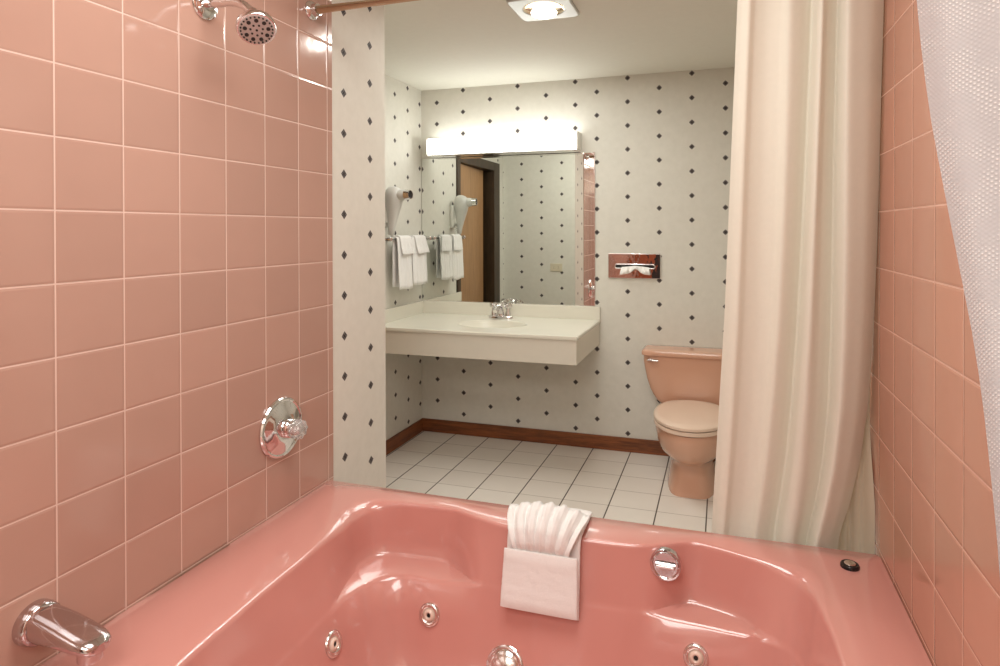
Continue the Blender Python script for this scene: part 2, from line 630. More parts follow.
E_, B_ = polar(edge_pts), polar(base_pts)
TX0, TX1, TY0, TY1 = XL + 0.002, XR - 0.0012, 0.665, 1.873
angs = [(-PI + 2 * PI * k / 480) for k in range(480)]
for cx, cy in ((TX0, TY0), (TX1, TY0), (TX0, TY1), (TX1, TY1)):
    a = math.atan2(cy - CY, cx - CX)
    angs[min(range(len(angs)), key=lambda i: abs(angs[i] - a))] = a
angs.sort()


def rect_r(a):
    c, s = math.cos(a), math.sin(a)
    r = 9
    if c > 1e-6: r = min(r, (TX1 - CX) / c)
    if c < -1e-6: r = min(r, (TX0 - CX) / c)
    if s > 1e-6: r = min(r, (TY1 - CY) / s)
    if s < -1e-6: r = min(r, (TY0 - CY) / s)
    return r


def bump01(x, a, b_, c, d):
    return sstep(a, b_, x) * (1 - sstep(c, d, x))


rings = {}
NLEV = 22
levels = [[] for _ in range(NLEV)]
for a in angs:
    c, s = math.cos(a), math.sin(a)
    re, rb, ro = pol_eval(E_, a), pol_eval(B_, a), rect_r(a)
    x_e, y_e = CX + re * c, CY + re * s
    # scooped back rests: two bays in the far wall of the basin
    w = 0.0
    if s > 0:
        w = max(sstep(1.45, 1.62, y_e) * bump01(x_e, -1.30, -1.20, -0.86, -0.70), bump01(x_e, -0.20, -0.10, 0.04, 0.20))
    corner_l = math.exp(-((x_e + 1.09) / 0.07) ** 2 - ((y_e - 1.68) / 0.13) ** 2)
    corner_r = math.exp(-((x_e - 0.19) / 0.08) ** 2 - ((y_e - 1.69) / 0.10) ** 2)
    rf = 0.011 + 0.055 * corner_l + 0.045 * corner_r
    rb = min(rb, re - 0.012)
    ledge_back = lerp(rb + 0.002, max(rb + 0.002, re - 0.016), w)
    zl = 0.392
    lip = 0.014 + 0.02 * max(corner_l, corner_r)
    eb = 0.016 if abs(CY + ro * s - TY1) < 1e-4 or abs(CY + ro * s - TY0) < 1e-4 else 0.003
    prof = [(ro, 0.0), (ro, ZR - eb * 1.4), (ro - eb * .25, ZR - eb * .45), (ro - eb, ZR),
            (lerp(ro - eb, re + rf, 0.5), ZR), (re + rf, ZR)]
    for k in (1, 2, 3, 4):
        t = k / 4 * PI / 2
        prof.append((re + rf * (1 - math.sin(t)), ZR - lip * (1 - math.cos(t))))
    prof.append((lerp(re, ledge_back, 0.30), lerp(ZR - lip, zl, 0.30)))
    prof.append((lerp(re, ledge_back, 0.65), lerp(ZR - lip, zl, 0.65)))
    prof.append((lerp(re, ledge_back, 0.92), zl + 0.012))
    prof.append((lerp(ledge_back, rb, 0.10), zl + 0.001))
    prof.append((lerp(ledge_back, rb, 0.85), zl - 0.002))
    prof.append((rb - 0.003, zl - 0.012))
    prof.append((rb - 0.028, 0.30))
    prof.append((rb - 0.055, 0.22))
    prof.append((rb - 0.085, 0.155))
    prof.append((rb - 0.125, 0.122))
    prof.append((rb * 0.6, 0.115))
    prof.append((rb * 0.2, 0.110))
    for L, (r, z) in enumerate(prof):
        levels[L].append((CX + r * c, CY + r * s, z))
levels = [l for l in levels if l]
TUB = thing('whirlpool_bathtub', 'pink acrylic whirlpool tub filling the tiled alcove', 'bathtub', (CX, CY, 0))
b = BM()
loft(b, levels, cap0=False, cap1=True)
bmesh.ops.recalc_face_normals(b, faces=b.faces[:])
TREE = BVHTree.FromBMesh(b)
shell = obj('shell', b, M['acrylic'], TUB, smooth=50)


def basin_hit(x, z, y=None):
    """where a horizontal line from inside the basin meets its far wall (x given) or its left wall (y given)"""
    if y is None:
        h = TREE.ray_cast(Vector((x, CY, z)), Vector((0, 1, 0)))
    else:
        h = TREE.ray_cast(Vector((CX, y, z)), Vector((-1, 0, 0)))
    n = h[1]
    if n.dot(Vector((CX, CY, 0.5)) - h[0]) < 0:
        n = -n
    return h[0], n


def jet(p, n):
    b = BM()
    lathe(b, p - n * 0.004, n, [(0, .0335), (.006, .0335), (.010, .031), (.0115, .027), (.010, .021), (.006, .018), (.003, .0175)], 36, cap1=False)
    j = obj('jet', b, M['chrome_soft'], TUB, smooth=40)
    b = BM()
    lathe(b, p - n * 0.001, n, [(0, .0185), (.006, .017), (.009, .013), (.0105, .010), (.009, .007), (.004, .006)], 28)
    obj('nozzle', b, M['jet_nozzle'], j, smooth=40)
    b = BM()
    lathe(b, p + n * 0.0035, n, [(0, .0055), (.002, .0055), (.0025, .004)], 16)
    obj('orifice', b, M['gap'], j, smooth=40)


M['jet_nozzle'] = plain('pale_jet_nozzle', srgb(222, 196, 180), 0.25)
jet(*basin_hit(0, 0.318, 1.43))
jet(*basin_hit(-0.835, 0.300))
jet(*basin_hit(-0.068, 0.312))
p, n = basin_hit(-0.590, 0.205)
b = BM()
lathe(b, p - n * 0.004, n, [(0, .050), (.012, .050), (.02, .045), (.028, .030), (.031, .012), (.0315, .001)], 40)
sc = obj('suction_cover', b, M['chrome_soft'], TUB, smooth=40)
b = BM()
lathe(b, p - n * 0.004, n, [(0, .056), (.007, .056), (.010, .052), (.0105, .049)], 40)
obj('suction_rim', b, M['chrome'], sc, smooth=40)
# overflow plate with its turning bar
p, n = basin_hit(-0.150, 0.520)
n = Vector((-.05, -1, 0.03)).normalized()
p = p + Vector((-.002, -0.024, -.006))
b = BM()
lathe(b, p - n * .012, n, [(-.03, .030), (-.004, .030), (0, .043), (.014, .043), (.017, .0415), (.018, .037), (.0155, .033), (.0145, .001)], 48)
ov = obj('overflow_plate', b, M['chrome_tub'], TUB, smooth=30)
b = BM()
a_, s_, t_ = frame(n)
rr = [[p + n * d + s_ * x + t_ * z for x, z in ((-l, -h), (l, -h), (l, h), (-l, h))] for d, l, h in ((.000, .028, .006), (.012, .027, .0055), (.018, .024, .003))]
loft(b, rr)
bmesh.ops.bevel(b, geom=b.edges[:], offset=.0015, segments=2, affect='EDGES')
obj('turn_bar', b, M['chrome'], ov, smooth=40)
# air control on the rim
bp = Vector((0.319, 1.775, ZR))
b = BM(); lathe(b, bp - Vector((0, 0, .003)), (0, 0, 1), [(0, .0235), (.008, .0235), (.012, .021), (.0125, .0165), (.009, .0155)], 36)
kn = obj('air_control_ring', b, M['black'], TUB, smooth=40)
b = BM(); lathe(b, bp + Vector((0, 0, .004)), (0, 0, 1), [(0, .0145), (.006, .0145), (.008, .012), (.0085, .001)], 30)
o = obj('air_control_knob', b, M['chrome_soft'], kn, smooth=40); o['label'] = 'silver knob in a black ring'
# caulk joint between rim and left wall
b = BM(); tube(b, [(XL + .006, 1.00, ZR - .002), (XL + .006, 1.22, ZR - .001), (XL + .006, 1.40, ZR - .002)], .0035, 8)
obj('caulk_joint', b, M['caulk'], TUB, smooth=40)

# ------------------------------------------------------------------ fittings on the tiled wall
# spout
SPY, SPZ = 0.892, 0.652
sp = thing('tub_spout', 'chrome tub spout with flat sloping top low on left tiled wall', 'faucet', (XL, SPY, SPZ))
b = BM()
def spring(x, hw, top, bot, n=28, p=3.0):
    out = []
    cz, hz = (top + bot) / 2, (top - bot) / 2
    for k in range(n):
        a = 2 * PI * k / n
        c, s = math.cos(a), math.sin(a)
        pw = p if s > 0 else 2.2
        out.append((x, SPY + hw * math.copysign(abs(c) ** (2 / pw), c), SPZ + cz + hz * math.copysign(abs(s) ** (2 / pw), s)))
    return out
loft(b, [spring(XL + x, hw, t, bo) for x, hw, t, bo in ((.0, .034, .032, -.034), (.022, .034, .031, -.034), (.045, .035, .027, -.032), (.075, .035, .022, -.030), (.11, .035, .014, -.029), (.14, .034, .006, -.029),
                                                         (.160, .031, .000, -.030), (.174, .026, -.005, -.030), (.182, .015, -.011, -.028))])
obj('spout_body', b, M['chrome_tub'], sp, smooth=50)
b = BM(); lathe(b, (XL, SPY, SPZ - .002), (1, 0, 0), [(0, .042), (.012, .042), (.022, .040), (.026, .036), (.027, .030)], 40)
obj('collar', b, M['chrome_tub'], sp, smooth=40)
b = BM(); lathe(b, (XL + .152, SPY, SPZ - .022), (0, 0, -1), [(0, .022), (.022, .022), (.025, .0205), (.022, .017), (.014, .016)], 32)
obj('spout_outlet', b, M['chrome_tub'], sp, smooth=40)
b = BM(); tube(b, [(XL + .045, SPY - .006, SPZ + .0255), (XL + .085, SPY, SPZ + .0185), (XL + .12, SPY, SPZ + .0095)], [.0012, .0016, .0008], 8)
obj('ridge', b, M['chrome_tub'], sp, smooth=60)

# shower valve
VY, VZ = 1.616, 0.822
va = thing('shower_valve', 'round chrome shower valve with clear knob on left tiled wall', 'shower valve', (XL, VY, VZ))
b = BM(); lathe(b, (XL, VY, VZ), (1, 0, 0), [(0, .094), (.006, .094), (.011, .091), (.012, .086), (.010, .082), (.012, .076), (.019, .060), (.024, .045), (.026, .032)], 56)
obj('escutcheon', b, M['chrome'], va, smooth=30)
b = BM(); lathe(b, (XL + .024, VY, VZ), (1, 0, 0), [(0, .030), (.016, .029), (.020, .026), (.032, .025), (.034, .022)], 36)
obj('collar', b, M['chrome'], va, smooth=30)
t = NT('clear_acrylic_knob'); nz = t.noise(t.obj(), 30); t.set(color=t.mix(nz, (.92, .91, .88, 1), (.97, .96, .94, 1)), rough=.08, trans=.75, ior=1.45, spec=.6); M['clear'] = t.m
b = BM()
rings = []
for d, r in ((.046, .017), (.050, .025), (.056, .028), (.076, .0285), (.083, .025), (.086, .017), (.087, .002)):
    rings.append([(XL + d, VY + (r + (.0022 * math.cos(8 * a) if r > .02 else 0)) * math.cos(a), VZ + (r + (.0022 * math.cos(8 * a) if r > .02 else 0)) * math.sin(a)) for a in [2 * PI * k / 64 for k in range(64)]])
loft(b, rings)
o = obj('knob', b, M['clear'], va, smooth=50); o['label'] = 'clear faceted knob'
b = BM(); lathe(b, (XL + .052, VY, VZ), (1, 0, 0), [(0, .012), (.030, .012), (.031, .006)], 20)
obj('stem', b, M['chrome'], va, smooth=40)

# shower head on its bent arm
SY = 1.327
sh = thing('wall_shower', 'chrome shower head on a bent arm high on left tiled wall', 'shower head', (XL, SY, 2.055))
b = BM(); lathe(b, (XL, SY, 2.055), (1, 0, 0), [(0, .043), (.004, .043), (.009, .040), (.014, .030), (.018, .018)], 40)
obj('flange', b, M['chrome'], sh, smooth=40)
arm = spline([(XL, SY, 2.052), (XL + .04, SY, 2.052), (XL + .095, SY, 2.049), (XL + .130, SY, 2.037), (XL + .158, SY + .003, 2.012)], 6)
b = BM(); tube(b, arm, .0115, 20)
obj('arm', b, M['chrome'], sh, smooth=60)
hd = Vector((0.50, -0.40, -0.76)).normalized()
hb = Vector((XL + .156, SY + .005, 2.015))
b = BM()
lathe(b, hb, hd, [(-.006, .014), (.004, .017), (.016, .017), (.020, .0145), (.026, .0175), (.034, .0185)], 32)
obj('swivel', b, M['chrome'], sh, smooth=35)
b = BM()
lathe(b, hb, hd, [(.030, .016), (.036, .026), (.046, .042), (.056, .0475), (.068, .0485), (.072, .0465), (.073, .044)], 48)
head = obj('shower_head', b, M['chrome'], sh, smooth=35)
a_, s_, t_ = frame(hd)
b = BM()
lathe(b, hb, hd, [(.0725, .044), (.0745, .041), (.0752, .001)], 48)
face = obj('spray_face', b, M['spray'], sh, smooth=40); face['label'] = 'grey spray face with dark nozzles'
b = BM()
for rad, cnt, rr in ((.038, 24, .0024), (.028, 9, .0052), (.015, 7, .0028), (0.0, 1, .003)):
    for k in range(cnt):
        an = 2 * PI * k / cnt
        q = hb + hd * .0735 + s_ * (rad * math.cos(an)) + t_ * (rad * math.sin(an))
        lathe(b, q, hd, [(0, rr), (.0030, rr), (.0036, rr * .6)], 10)
obj('spray_nozzles', b, M['rubber'], face, smooth=40)

# curtain rods
def rod(y, z, label):
    r = thing('curtain_rod', label, 'curtain rod', (XL, y, z), 'curtain rods over the tub')
    b = BM(); tube(b, [(XL + .01, y, z), (XR - .01, y, z)], .0135, 24)
    obj('pole', b, M['rod'], r, smooth=40)
    for x, s in ((XL, 1), (XR, -1)):
        b = BM(); lathe(b, (x, y, z), (s, 0, 0), [(0, .033), (.004, .033), (.010, .029), (.014, .022), (.030, .0205), (.031, .016)], 36)
        obj('flange', b, M['chrome'], r, smooth=40)
    return r
RY, RZ = 1.777, 2.190
rod(RY, RZ, 'tan curtain rod crossing above the far edge of the tub')
NRY = 0.62
rod(NRY, RZ, 'tan curtain rod nearer the camera holding the white waffle curtain')

# ------------------------------------------------------------------ curtains
def sheet(name, fn, nu, nv, mat, label, cat, at, thick=0.0):
    b = BM()
    g = [[b.verts.new(fn(i / nu, j / nv)) for i in range(nu + 1)] for j in range(nv + 1)]
    for j in range(nv):
        for i in range(nu):
            b.faces.new((g[j][i], g[j][i + 1], g[j + 1][i + 1], g[j + 1][i]))
    o = obj(name, b, mat, None, at, smooth=180, normals=False)
    return tag(o, label, cat)


# folds of the far curtain: (share of the width, depth offset) from free edge to wall
fold = [(0, .004), (.04, -.014), (.09, -.022), (.14, -.004), (.22, .007), (.30, .004), (.36, -.010), (.42, .002), (.48, .022), (.520, .030), (.545, -.012), (.575, -.024), (.62, -.002), (.67, .018), (.70, .022),
        (.728, -.018), (.76, -.030), (.84, -.018), (.92, .0), (1.0, .030)]
FS = spline([(x, y, 0) for x, y in fold], 10)
FX, FY = [v.x for v in FS], [v.y for v in FS]


def far_curtain(u, v):
    z = lerp(RZ - .036, 0.22, v)
    dz = (RZ - z)
    x0 = interp(z, [.2, .55, 1.2, 2.1], [-.045, -.032, .005, .040])
    x1 = interp(z, [.2, .55, .65, .78, .95, 1.15, 1.4, 2.2], [.285, .325, .352, .376, .394, .402, .406, .406])
    yc = RY + 0.150 * min(1, dz / 1.60) - 0.0
    amp = 0.80 + 0.25 * math.sin(v * 3.0)
    top = sstep(0, 0.02, v)
    uu = u + 0.012 * math.sin(v * 5 + u * 9) * u * (1 - u) * 4
    # the fold beside the wall slants towards the wall further down
    uu = max(0, min(1, uu - 0.07 * v * bump01(u, .5, .68, .72, .95)))
    x = lerp(x0, x1, u)
    y = yc + interp(uu, FX, FY) * amp * (0.35 + 0.65 * top) + 0.012 * sstep(.9, 1, u) * v
    if z < ZR + .05:
        y = max(y, TY1 + .012)
    return (x, y, z)


FARC = sheet('shower_curtain', far_curtain, 190, 60, M['curtain'], 'cream cloth shower curtain bunched at the right behind the tub rim', 'curtain', (0.18, RY, RZ))


def liner(u, v):
    z = lerp(RZ - .036, 0.30, v)
    x = lerp(0.300, 0.4065, u)
    y = RY + .105 + .115 * min(1, (RZ - z) / 1.6) + .010 * math.sin(u * 24 + .6) * (1 - u ** 8) - .085 * u ** 8 * (1 - sstep(.62, .90, z))
    return (x, y, z)


sheet('curtain_liner', liner, 16, 40, M['liner'], 'narrow cream liner strip hanging beside the right wall, behind the cream curtain', 'curtain', (0.39, RY, RZ))


def near_curtain(u, v):
    z = lerp(RZ - .036, 0.34, v)
    x0 = interp(z, [.34, 1.0, 1.151, 1.193, 1.279, 1.339, 1.409, 1.461, 1.532, 1.594, 1.648, 2.2], [.260, .236, .228, .225, .217, .210, .198, .189, .177, .169, .1645, .120])
    x = lerp(x0, .402, u)
    y = NRY + .010 * math.sin(u * 2 * PI * 2.2) + .018 * u * math.sin(u * 14 + v * 2)
    return (x, y, z)


NEARC = sheet('shower_curtain', near_curtain, 60, 50, M['waffle'], 'white waffle-weave shower curtain close at the right edge of the view', 'curtain', (0.3, NRY, RZ))

def thick(o, t):
    m = o.modifiers.new('thickness', 'SOLIDIFY')
    m.thickness = t
    m.offset = 0
    return o


def rings_on(o, xs, y):
    for x in xs:
        b = BM()
        rr = []
        for k in range(28):
            a = 2 * PI * k / 28
            c = Vector((x, y + .029 * math.cos(a), RZ - .0125 + .029 * math.sin(a)))
            d = Vector((0, math.cos(a), math.sin(a)))
            rr.append([c + d * (.002 * math.cos(q)) + Vector((.002 * math.sin(q), 0, 0)) for q in [2 * PI * j / 8 for j in range(8)]])
        loft(b, rr + [rr[0]], False, False)
        bmesh.ops.remove_doubles(b, verts=b.verts[:], dist=1e-5)
        obj('curtain_ring', b, M['chrome'], o, smooth=60)


rings_on(FARC, [.06, .12, .18, .235, .28, .33, .365], RY)
rings_on(NEARC, [.15, .22, .29, .36], NRY)

# ------------------------------------------------------------------ towel on the tub rim
def slab_from_path(bm, path, width_fn, thick, cx, nx=14, round_=0.8, wob=0.0, seed=1):
    """sweep a soft flat cross-section along a path in the yz plane"""
    rnd = random.Random(seed)
    P = [Vector((0, y, z)) for y, z in path]
    rings = []
    for i, p in enumerate(P):
        d = (P[min(i + 1, len(P) - 1)] - P[max(i - 1, 0)]).normalized()
        nrm = Vector((1, 0, 0)).cross(d).normalized()
        w = width_fn(i / (len(P) - 1))
        ww = w * 0.5
        ring = []
        N = nx * 2
        for k in range(N):
            a = 2 * PI * k / N
            c, s = math.cos(a), math.sin(a)
            xx = math.copysign(abs(c) ** 0.35, c)
            ss = math.copysign(abs(s) ** 0.6, s)
            j = wob * (rnd.random() - .5)
            th = thick(i / (len(P) - 1)) if callable(thick) else thick
            ring.append(p + Vector((cx + ww * xx + j * .5, 0, 0)) + nrm * (th * .5 * ss + j * .6))
        rings.append(ring)
    loft(bm, rings)


ht = thing('hand_towel', 'folded white towel hanging over the far tub rim, holding a fanned cloth', 'towel', (-.505, 1.80, ZR))
TCX = -.495
path = spline([(0, 1.862, .566), (0, 1.84, .5695), (0, 1.79, .5695), (0, 1.735, .5700), (0, 1.705, .565), (0, 1.694, .545), (0, 1.688, .50), (0, 1.680, .45), (0, 1.671, .41), (0, 1.665, .38), (0, 1.661, .358)], 5)
path = [(v.y, v.z) for v in path]
b = BM()
slab_from_path(b, path, lambda t: interp(t, [0, .3, .55, 1], [.218, .220, .218, .224]), lambda t: interp(t, [0, .5, .9, 1], [.016, .018, .022, .012]), TCX, 16, wob=.0016, seed=4)
obj('towel_body', b, M['terry'], ht, smooth=60)
# folded pocket across the hanging part
path2 = spline([(0, 1.660, .528), (0, 1.657, .49), (0, 1.651, .445), (0, 1.644, .405), (0, 1.640, .372)], 6)
b = BM()
slab_from_path(b, [(v.y, v.z) for v in path2], lambda t: interp(t, [0, .5, 1], [.215, .222, .226]), lambda t: interp(t, [0, .15, .85, 1], [.008, .018, .020, .010]), TCX, 16, wob=.0014, seed=9)
obj('pocket_fold', b, M['terry'], ht, smooth=60)
# fanned face cloth
fan = BM()
NU, NV = 90, 14
grid = []
for j in range(NV + 1):
    v = j / NV
    row = []
    for i in range(NU + 1):
        u = i / NU * 2 - 1
        hw = lerp(.080, .122, sstep(0, 1, v))
        pleat = abs(((i / NU * 6) % 1) - .5) * 2
        pleat = pleat ** .7
        depth = lerp(.002, .022, min(1, v * 1.4))
        y = interp(v, [0, .25, .5, .75, 1], [1.6745, 1.662, 1.682, 1.720, 1.768])
        z = lerp(.505, .618, math.sin(v * PI / 2 * .92)) - .018 * u * u * v
        nrm = Vector((0, -.80, .60))
        p = Vector((TCX + u * hw, y, z)) + nrm * ((pleat - .3) * depth + .016 * (1 - u * u) * sstep(.1, .5, v))
        p += Vector((math.sin(i * 1.7) * .0012, 0, math.sin(i * .9 + j) * .0018 + .004 * math.sin(i * 6 / NU * PI * 2) * v))
        row.append(fan.verts.new(p))
    grid.append(row)
for j in range(NV):
    for i in range(NU):
        fan.faces.new((grid[j][i], grid[j][i + 1], grid[j + 1][i + 1], grid[j + 1][i]))
o = thick(obj('washcloth', fan, M['terry'], None, (TCX, 1.70, .47), smooth=180), .004)
tag(o, 'white washcloth pleated into a fan, tucked into the towel on the tub rim', 'washcloth')

# ------------------------------------------------------------------ vanity
VX0, VX1, VY0, VY1, VZT = XV + .002, -0.770, 3.305, YB - .002, 0.851
va_ = thing('vanity_counter', 'white wall-hung vanity counter with deep apron and oval sink', 'vanity', ((VX0 + VX1) / 2, VY1, VZT))
SX, SYC, SRX, SRY = -1.395, 3.625, .225, .155
N = 96
cor = [math.atan2(cy - SYC, cx - SX) for cx, cy in ((VX0, VY0), (VX1, VY0), (VX0, VY1), (VX1, VY1))]
an = [-PI + 2 * PI * k / N for k in range(N)]
for c in cor:
    an[min(range(N), key=lambda i: abs(an[i] - c))] = c
an.sort()
def rr_(a):
    c, s = math.cos(a), math.sin(a); r = 9
    if c > 1e-6: r = min(r, (VX1 - SX) / c)
    if c < -1e-6: r = min(r, (VX0 - SX) / c)
    if s > 1e-6: r = min(r, (VY1 - SYC) / s)
    if s < -1e-6: r = min(r, (VY0 - SYC) / s)
    return r
def er(a, k=1.0):
    return k / math.sqrt((math.cos(a) / SRX) ** 2 + (math.sin(a) / SRY) ** 2)
def pt(a, r, z): return (SX + r * math.cos(a), SYC + r * math.sin(a), z)
rings = [[pt(a, rr_(a) - .004, VZT - .022) for a in an], [pt(a, rr_(a), VZT - .018) for a in an], [pt(a, rr_(a), VZT - .005) for a in an], [pt(a, rr_(a) - .005, VZT) for a in an],
         [pt(a, er(a, 1.04), VZT) for a in an], [pt(a, er(a, 1.0), VZT - .004) for a in an]]
b = BM(); loft(b, rings, cap0=False, cap1=False); top = obj('counter_top', b, M['marble'], va_, smooth=35)
b = BM()
loft(b, [[pt(a, er(a, k), VZT - d) for a in an] for k, d in ((1.0, .004), (.96, .02), (.90, .05), (.78, .09), (.55, .118), (.25, .128), (.08, .130))], cap0=False)
obj('sink_basin', b, M['marble'], va_, smooth=60)
b = BM(); box(b, (VX0, VY1 - .018, VZT - .001), (VX1, VY1, VZT + .086), bevel=.003); obj('backsplash', b, M['marble'], va_, smooth=40)
b = BM(); box(b, (VX0, VY0 + .01, VZT - .001), (VX0 + .018, VY1 - .018, VZT + .086), bevel=.003); obj('side_splash', b, M['marble'], va_, smooth=40)
b = BM(); box(b, (VX0, VY0 + .008, VZT - .160), (VX1 - .006, VY0 + .026, VZT - .020), bevel=.002); obj('front_apron', b, M['apron'], va_, smooth=40)
b = BM(); box(b, (VX1 - .026, VY0 + .026, VZT - .160), (VX1 - .006, VY1, VZT - .020), bevel=.002); obj('side_apron', b, M['apron'], va_, smooth=40)
b = BM(); box(b, (VX1 - .06, VY0 + .05, VZT - .175), (VX1 - .035, VY1, VZT - .150), bevel=.002); obj('support_rail', b, M['apron'], va_, smooth=40)
b = BM(); lathe(b, (SX, SYC, VZT - .130), (0, 0, 1), [(0, .024), (.003, .024), (.004, .019), (.002, .015)], 28); obj('drain', b, M['chrome'], va_, smooth=40)

# faucet
fx, fy = -1.425, 3.870
fa = thing('sink_faucet', 'chrome two-handle faucet standing behind the oval sink', 'faucet', (fx, fy, VZT))
b = BM()
loft(b, [ell(fx, fy, VZT + z, rx, ry, 40, 2.6) for z, rx, ry in ((.0006, .085, .030), (.010, .085, .030), (.016, .080, .026), (.019, .070, .020))])
obj('base_plate', b, M['chrome'], fa, smooth=40)
b = BM()
sp_ = spline([(fx, fy, VZT + .012), (fx, fy - .002, VZT + .045), (fx, fy - .03, VZT + .078), (fx, fy - .075, VZT + .082), (fx, fy - .112, VZT + .058)], 6)
tube(b, sp_, [lerp(.026, .015, i / (len(sp_) - 1)) for i in range(len(sp_))], 20)
obj('spout', b, M['chrome'], fa, smooth=60)
for sx in (-1, 1):
    b = BM()
    lathe(b, (fx + sx * .051, fy, VZT + .014), (0, 0, 1), [(0, .021), (.018, .019), (.036, .014), (.054, .013)], 28)
    hp = obj('handle', b, M['chrome'], fa, smooth=40)
    b = BM()
    loft(b, [[(fx + sx * .051 + .026 * (1 if k < 1 else 1) * f * math.cos(a) * (1 + .18 * math.cos(4 * a)), fy + .026 * f * math.sin(a) * (1 + .18 * math.cos(4 * a)), VZT + z)
              for a in [2 * PI * q / 40 for q in range(40)]] for k, (f, z) in enumerate(((.55, .066), (.95, .074), (1.0, .090), (.8, .102), (.3, .106)))])
    obj('handle_grip', b, M['chrome'], hp, smooth=40)
b = BM(); tube(b, [(fx, fy + .020, VZT + .016), (fx, fy + .024, VZT + .10)], .003, 10); lathe(b, (fx, fy + .024, VZT + .098), (0, 0, 1), [(0, .004), (.004, .0075), (.011, .0075), (.014, .003)], 16)
obj('lift_rod', b, M['chrome'], fa, smooth=50)

# mirror
mi = thing('wall_mirror', 'large frameless mirror above the vanity counter', 'mirror', (-1.44, YB, .94))
b = BM(); box(b, (XV + .006, YB - .007, .937), (-.806, YB - .001, 1.952)); g = obj('glass', b, M['mirror'], mi)
b = BM(); box(b, (XV + .006, YB - .009, .9355), (-.805, YB - .001, .942)); box(b, (-.810, YB - .0085, .942), (-.8045, YB - .001, 1.952)); obj('edge_channel', b, M['chrome_soft'], mi)

# light over the mirror
lx0, lx1, lz0, lz1, ly = -1.978, -.897, 1.957, 2.078, 3.872
li = thing('vanity_light', 'long white fluorescent light box above the mirror', 'light fixture', ((lx0 + lx1) / 2, YB, lz0))
M['glow'] = emitter('lit_diffuser', (.98, 1.0, .95, 1), 5.4)
b = BM(); box(b, (lx0 + .012, ly, lz0 + .010), (lx1 - .008, YB - .03, lz1), bevel=.008, seg=3); obj('diffuser', b, M['glow'], li, smooth=40)
b = BM(); box(b, (lx0 + .006, ly + .004, lz0 - .002), (lx1 - .004, YB - .006, lz0 + .0095), bevel=.002); obj('bottom_trim', b, M['chrome_soft'], li, smooth=40)
b = BM(); box(b, (lx0, YB - .03, lz0 - .002), (lx1, YB - .001, lz1 + .004), bevel=.002); obj('back_plate', b, M['white_plastic'], li, smooth=40)
for x in (lx0, lx1 - .0075):
    b = BM(); box(b, (x, ly - .002, lz0 + .008), (x + .0075, YB - .03, lz1 + .003), bevel=.002); obj('end_cap', b, M['white_plastic'], li, smooth=40)

# tissue holder and tissue
tx0, tx1, tz0, tz1 = -.718, -.379, 1.127, 1.289
th = thing('tissue_dispenser', 'chrome tissue holder plate set in the patterned back wall', 'tissue holder', ((tx0 + tx1) / 2, YB, tz0))
t = NT('polished_chrome_plate'); nz = t.noise(t.obj(), 14, 2); t.set(color=(.74, .70, .68, 1), metal=1.0, rough=.03); t.bump(nz, .5, .003); M['plate'] = t.m
b = BM(); box(b, (tx0, YB - .012, tz0), (tx1, YB - .0005, tz1), bevel=.004, seg=3); obj('plate', b, M['plate'], th, smooth=40)
tcx, tcz = (tx0 + tx1) / 2 + .005, 1.205
def stad(hw, hh, n=48, lift=.0):
    out = []
    for k in range(n):
        a = 2 * PI * k / n
        c, s = math.cos(a), math.sin(a)
        x = (hw - hh) * (1 if c > 0 else -1) + hh * c
        z = hh * s
        if lift and s > 0:
            z += lift * math.exp(-((x) / .022) ** 2)
        out.append((x, z))
    return out
def densify(pts, m=4):
    out = []
    for i in range(len(pts)):
        p, q = pts[i], pts[(i + 1) % len(pts)]
        for k in range(m): out.append((lerp(p[0], q[0], k / m), lerp(p[1], q[1], k / m)))
    return out
base_o = densify(stad(.128, .013), 3)
op = [(x, z + (.024 * math.exp(-(x / .020) ** 2) if z > 0 else 0)) for x, z in base_o]
b = BM(); b.faces.new([b.verts.new((tcx + x, YB - .0128, tcz + z)) for x, z in op]); obj('opening', b, M['gap'], th)
b = BM()
pts = [Vector((tcx + x, YB - .014, tcz + z)) for x, z in op]
n_ = len(pts)
rr = []
for i in range(n_):
    d = (pts[(i + 1) % n_] - pts[i - 1]).normalized()
    s = d.cross(Vector((0, 1, 0))).normalized()
    rr.append([pts[i] + s * (.004 * math.cos(a)) + Vector((0, .004 * math.sin(a), 0)) for a in [2 * PI * k / 10 for k in range(10)]])
loft(b, rr + [rr[0]], False, False)
bmesh.ops.remove_doubles(b, verts=b.verts[:], dist=1e-5)
obj('opening_rim', b, M['chrome'], th, smooth=60)
b = BM(); lathe(b, (tx1 - .035, YB - .0125, tz1 - .035), (0, -1, 0), [(0, .006), (.002, .006), (.003, .003)], 16); obj('screw', b, M['gap'], th, smooth=40)
b = BM()
NU, NV = 40, 10
g = []
for j in range(NV + 1):
    v = j / NV
    row = []
    for i in range(NU + 1):
        u = i / NU * 2 - 1
        pinch = .030 + .012 * abs(u) - .012 * math.exp(-(u / .25) ** 2)
        top_ = tcz + .006 - .010 * abs(u)
        z = lerp(top_, tcz - .010 - pinch * 1.0 + .014 * math.exp(-((u - .1) / .3) ** 2), v)
        y = YB - .022 - .028 * math.sin(v * PI * .7) - .006 * math.sin(u * 9 + v * 2) - .004 * math.sin(u * 21)
        row.append(b.verts.new((tcx + .004 + u * lerp(.088, .098, v), y, z)))
    g.append(row)
for j in range(NV):
    for i in range(NU):
        b.faces.new((g[j][i], g[j][i + 1], g[j + 1][i + 1], g[j + 1][i]))
o = obj('tissue', b, M['tissue'], None, (tcx, YB - .02, tcz), smooth=180, normals=False)
tag(o, 'white tissue pulled out of the chrome holder on the back wall', 'tissue')

